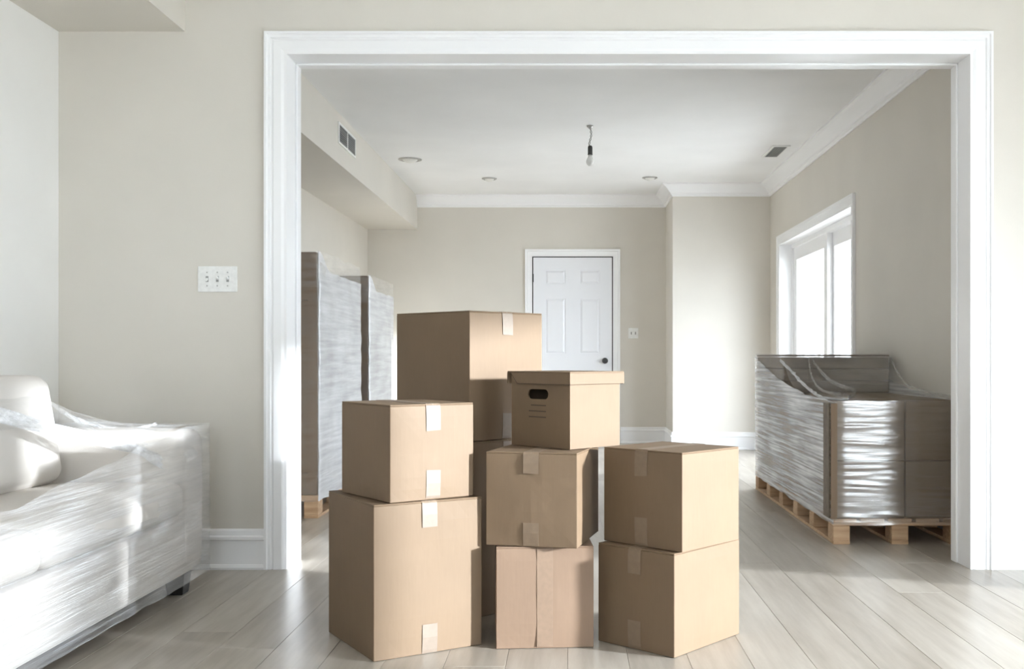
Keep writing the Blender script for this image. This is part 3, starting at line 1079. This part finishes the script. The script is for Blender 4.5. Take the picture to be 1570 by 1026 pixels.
def tall_load(label, x0, x1, y0, y1, seed):
    org = ((x0 + x1) / 2, (y0 + y1) / 2, 0)
    r = thing('wrapped_pallet', label, 'pallet load', org, 0, 'tall wrapped pallets along the left wall')
    pallet(r, x0, x1, y0, y1, org=org)
    zs = [0.137, 0.262, 0.58, 0.90, 1.22, 1.46]
    fy = y0 + 0.10
    for k in range(len(zs) - 1):
        for j in range(2):
            ya = fy + 0.004 + (y1 - 0.01 - fy) * j / 2
            yb = fy + (y1 - 0.01 - fy) * (j + 1) / 2
            load_carton(r, x0 + 0.01, x1 - 0.012, ya, yb, zs[k], zs[k + 1] - 0.003, org)
    # taller narrow cartons standing at the near end
    for k, (za, zb) in enumerate([(0.137, 0.262), (0.264, 1.28), (1.282, 1.566)]):
        load_carton(r, x0 + 0.01, x1 - 0.012, y0 + 0.006, fy, za, zb, org, 'card_dark', k != 1)
    box('corner_board', x1 - 0.012 - org[0], x1 - 0.005 - org[0], y0 + 0.001 - org[1], y0 + 0.055 - org[1], 0.14, 1.56, 'card', r)
    box('corner_board', x1 - 0.060 - org[0], x1 - 0.005 - org[0], y0 - 0.001 - org[1], y0 + 0.005 - org[1], 0.14, 1.56, 'card', r)
    film_ring('stretch_film', x0 - 0.005, x1 + 0.006, y0 - 0.008, y1 + 0.006, 0.10, 1.50, 'film_clear', r, 0.006, 50, 0.018, org,
              lambda px, py: 1.462 + 0.105 * math.exp(-((py - y0) / 0.16) ** 2), seed=seed, fr=(2.5, 7), mat2='film_white')
    film_ring('stretch_film', x0 - 0.003, x1 + 0.003, y0 - 0.006, y1 + 0.003, 1.36, 1.575, 'film_clear', r, 0.004, 10, 0.018, org, None, seed=seed + 2, fr=(4, 9), mat2='film_top')
    return r


tall_load('nearer of the two tall film-wrapped pallets beside the opening', -2.185, -1.475, 6.13, 7.36, 1.0)
tall_load('farther of the two tall film-wrapped pallets along the wall', -2.185, -1.525, 7.93, 9.02, 5.0)


def low_load():
    x0, x1, y0, y1 = 1.335, 2.012, 5.28, 7.48
    ym = 6.56
    org = ((x0 + x1) / 2, (y0 + y1) / 2, 0)
    r = thing('wrapped_pallet', 'low wide film-wrapped pallet load under the sliding window', 'pallet load', org)
    pallet(r, x0, x1, y0, y1, 0.130, 3, 6, org)
    zt = 0.722
    for k, (xa, xb) in enumerate(((x0 + 0.012, 1.70), (1.706, x1 - 0.004))):
        for (ya, yb) in ((y0 + 0.012, 5.92), (5.924, ym - 0.004)):
            load_carton(r, xa, xb, ya, yb, 0.132, 0.42, org, 'card_dark', False)
            load_carton(r, xa, xb, ya, yb, 0.423, zt, org, 'card_dark', False)
    load_carton(r, x0 + 0.012, x1 - 0.004, ym, y1 - 0.012, 0.132, zt, org, 'card_dark', False)
    # dark open-fronted crate on the far half: sides, back, front boards
    hi = bpy.data.objects.new('crate', None)
    COL.objects.link(hi)
    hi.parent = r
    ox, oy, _ = org
    for k in range(3):
        za = zt + 0.003 + k * 0.075
        box('board', x0 + 0.012 - ox, x1 - 0.004 - ox, ym - oy, ym + 0.018 - oy, za, za + 0.071, 'crate', hi, 0.003)
        box('board', x0 + 0.012 - ox, x1 - 0.004 - ox, y1 - 0.03 - oy, y1 - 0.012 - oy, za, za + 0.071, 'crate', hi, 0.003)
        box('board', x0 + 0.012 - ox, x0 + 0.03 - ox, ym + 0.018 - oy, y1 - 0.03 - oy, za, za + 0.071, 'crate', hi, 0.003)
        box('board', x1 - 0.022 - ox, x1 - 0.004 - ox, ym + 0.018 - oy, y1 - 0.03 - oy, za, za + 0.071, 'crate', hi, 0.003)
    box('lid_board', x0 + 0.008 - ox, x1 - 0.002 - ox, ym - 0.004 - oy, y1 - 0.008 - oy, zt + 0.229, zt + 0.241, 'crate', hi, 0.002)
    box('corner_board', x0 - 0.026 - ox, x0 - 0.020 - ox, y0 - 0.016 - oy, y0 + 0.10 - oy, 0.135, 0.715, 'crate', r)
    box('corner_board', x0 - 0.020 - ox, x0 + 0.012 - ox, y0 - 0.032 - oy, y0 - 0.026 - oy, 0.135, 0.715, 'card', r)

    def rim(px, py):
        return 0.728 + 0.225 * max(0.0, min(1.0, (py - 5.35) / 2.1)) ** 2.0
    film_ring('stretch_film', x0 + 0.002, x1 + 0.002, ym - 0.008, y1 - 0.002, 0.74, 0.972, 'film_clear', r, 0.004, 8, 0.012, org, None, seed=21)
    film_ring('stretch_film', x0 - 0.004, x1 + 0.004, y0 - 0.01, y1 + 0.006, 0.10, 0.725, 'film_load', r, 0.0035, 90, 0.016, org, rim, seed=8, fr=(3.0, 34), mat2='film_streak')

    def drape(u, v):
        # u across, v from the crate's top front edge towards the viewer
        yy = ym - 0.01 - v * (ym - y0 - 0.0)
        base_z = zt + 0.012
        fall = math.exp(-v * 7.0)
        z = base_z + (0.238 - 0.012) * fall + 0.014 * noise.noise(Vector((u * 7 + v * 4, v * 6, 3))) * (0.2 + fall + v * (1 - v))
        return Vector((x0 + 0.004 + (x1 - x0 - 0.006) * u, yy, z)) - Vector(org)
    grid_sheet('draped_film', drape, 26, 44, 'film_drape', r, 0.7, 1.3)
    O_ = org
    ribbon('film_fold', [unp(1196, 552, 6.50), unp(1212, 568, 6.3), unp(1236, 593, 6.0), unp(1262, 610, 5.6), unp(1300, 615, 5.32)], 0.03, 'film_rope', r, O_, seed=2)
    ribbon('film_fold', [unp(1240, 550, 6.5), unp(1244, 575, 6.35), unp(1258, 597, 6.0), unp(1290, 606, 5.7)], 0.03, 'film_fold', r, O_, seed=3)
    ribbon('film_fold', [unp(1246, 553, 6.5), unp(1268, 580, 6.35), unp(1292, 593, 6.2), unp(1312, 600, 5.95), unp(1300, 611, 5.5)], 0.035, 'film_fold', r, O_, seed=9)
    ribbon('film_fold', [unp(1366, 550, 6.5), unp(1378, 575, 6.3), unp(1395, 592, 6.05), unp(1425, 602, 5.8), unp(1462, 609, 5.4)], 0.025, 'film_fold', r, O_, seed=12)


low_load()


# ------------------------------------------------------------------ ceiling fittings
def downlight(label, x_, y_, rad=0.085):
    r = thing('recessed_light', label, 'ceiling light', (x_, y_, FC), 0, 'recessed ceiling lights')
    bm = bmesh.new()
    n = 28
    prof = [(rad, -0.0005), (rad, -0.006), (rad * 0.82, -0.012), (rad * 0.76, -0.010), (rad * 0.70, -0.001)]
    rings = [[bm.verts.new((q * math.cos(2 * math.pi * i / n), q * math.sin(2 * math.pi * i / n), z)) for i in range(n)] for q, z in prof]
    for a, b in zip(rings, rings[1:]):
        for i in range(n):
            bm.faces.new((a[i], a[(i + 1) % n], b[(i + 1) % n], b[i]))
    obj('trim_ring', bm, 'metal', r, True)
    lathe('lens', [(rad * 0.70, -0.001), (rad * 0.6, -0.012), (rad * 0.35, -0.03), (0.004, -0.036)], 'lens', r, 24)
    return r


downlight('large recessed ceiling light nearest the soffit vent', -1.42, 9.30, 0.105)
downlight('small recessed ceiling light between soffit and bare bulb', -0.79, 10.30, 0.075)
downlight('small recessed ceiling light above the panelled door', 0.79, 10.25, 0.075)

bl = thing('pendant_bulb', 'bare bulb hanging from the ceiling by a wire', 'lamp', (0.158, 7.95, FC))
lathe('canopy', [(0.026, -0.0005), (0.026, -0.008), (0.012, -0.022), (0.004, -0.026)], 'metal', bl)
for s_ in (0, math.pi):
    tube('wire', [(0.006 * math.cos(k * 0.5 + s_) + 0.008 * math.sin(k * 0.16), 0.006 * math.sin(k * 0.5 + s_), -0.02 - 0.135 * k / 30) for k in range(31)], 0.0028, 'plastic_grey', bl, 6)
lathe('socket', [(0.006, -0.15), (0.016, -0.157), (0.018, -0.168), (0.018, -0.215), (0.02, -0.222), (0.004, -0.222)], 'metal_dark', bl)
lathe('bulb', [(0.013, -0.222), (0.015, -0.235), (0.026, -0.258), (0.03, -0.275), (0.026, -0.293), (0.014, -0.305), (0.002, -0.308)], 'bulb', bl)

v1 = thing('ceiling_vent', 'grey slatted air vent in the ceiling near the crown', 'vent', (1.765, 8.93, FC))
box('recess', -0.055, 0.055, -0.22, 0.22, -0.003, -0.0005, 'dark', v1)
boxes('frame', [(-0.075, -0.055, -0.25, 0.25, -0.010, -0.0005), (0.055, 0.075, -0.25, 0.25, -0.010, -0.0005), (-0.055, 0.055, -0.25, -0.22, -0.010, -0.0005), (-0.055, 0.055, 0.22, 0.25, -0.010, -0.0005)], 'plastic', v1)
for k in range(7):
    x_ = -0.048 + k * 0.016
    box('slat', x_ - 0.005, x_ + 0.005, -0.22, 0.22, -0.009, -0.004, 'vent', v1)
v2 = thing('wall_vent', 'grey two-panel air vent on the side of the soffit', 'vent', (-1.664, 7.80, 2.565))
box('recess', 0.0005, 0.003, -0.27, 0.27, -0.062, 0.062, 'dark', v2)
boxes('frame', [(0.0005, 0.008, -0.30, 0.30, 0.062, 0.078), (0.0005, 0.008, -0.30, 0.30, -0.078, -0.062), (0.0005, 0.008, -0.30, -0.275, -0.062, 0.062), (0.0005, 0.008, 0.275, 0.30, -0.062, 0.062), (0.0005, 0.008, -0.012, 0.012, -0.062, 0.062)], 'plastic', v2)
for s_ in (-1, 1):
    for k in range(8):
        y_ = s_ * 0.1435
        z_ = -0.054 + k * 0.0155
        box('slat', 0.003, 0.008, y_ - 0.1305, y_ + 0.1305, z_ - 0.004, z_ + 0.004, 'vent', v2)
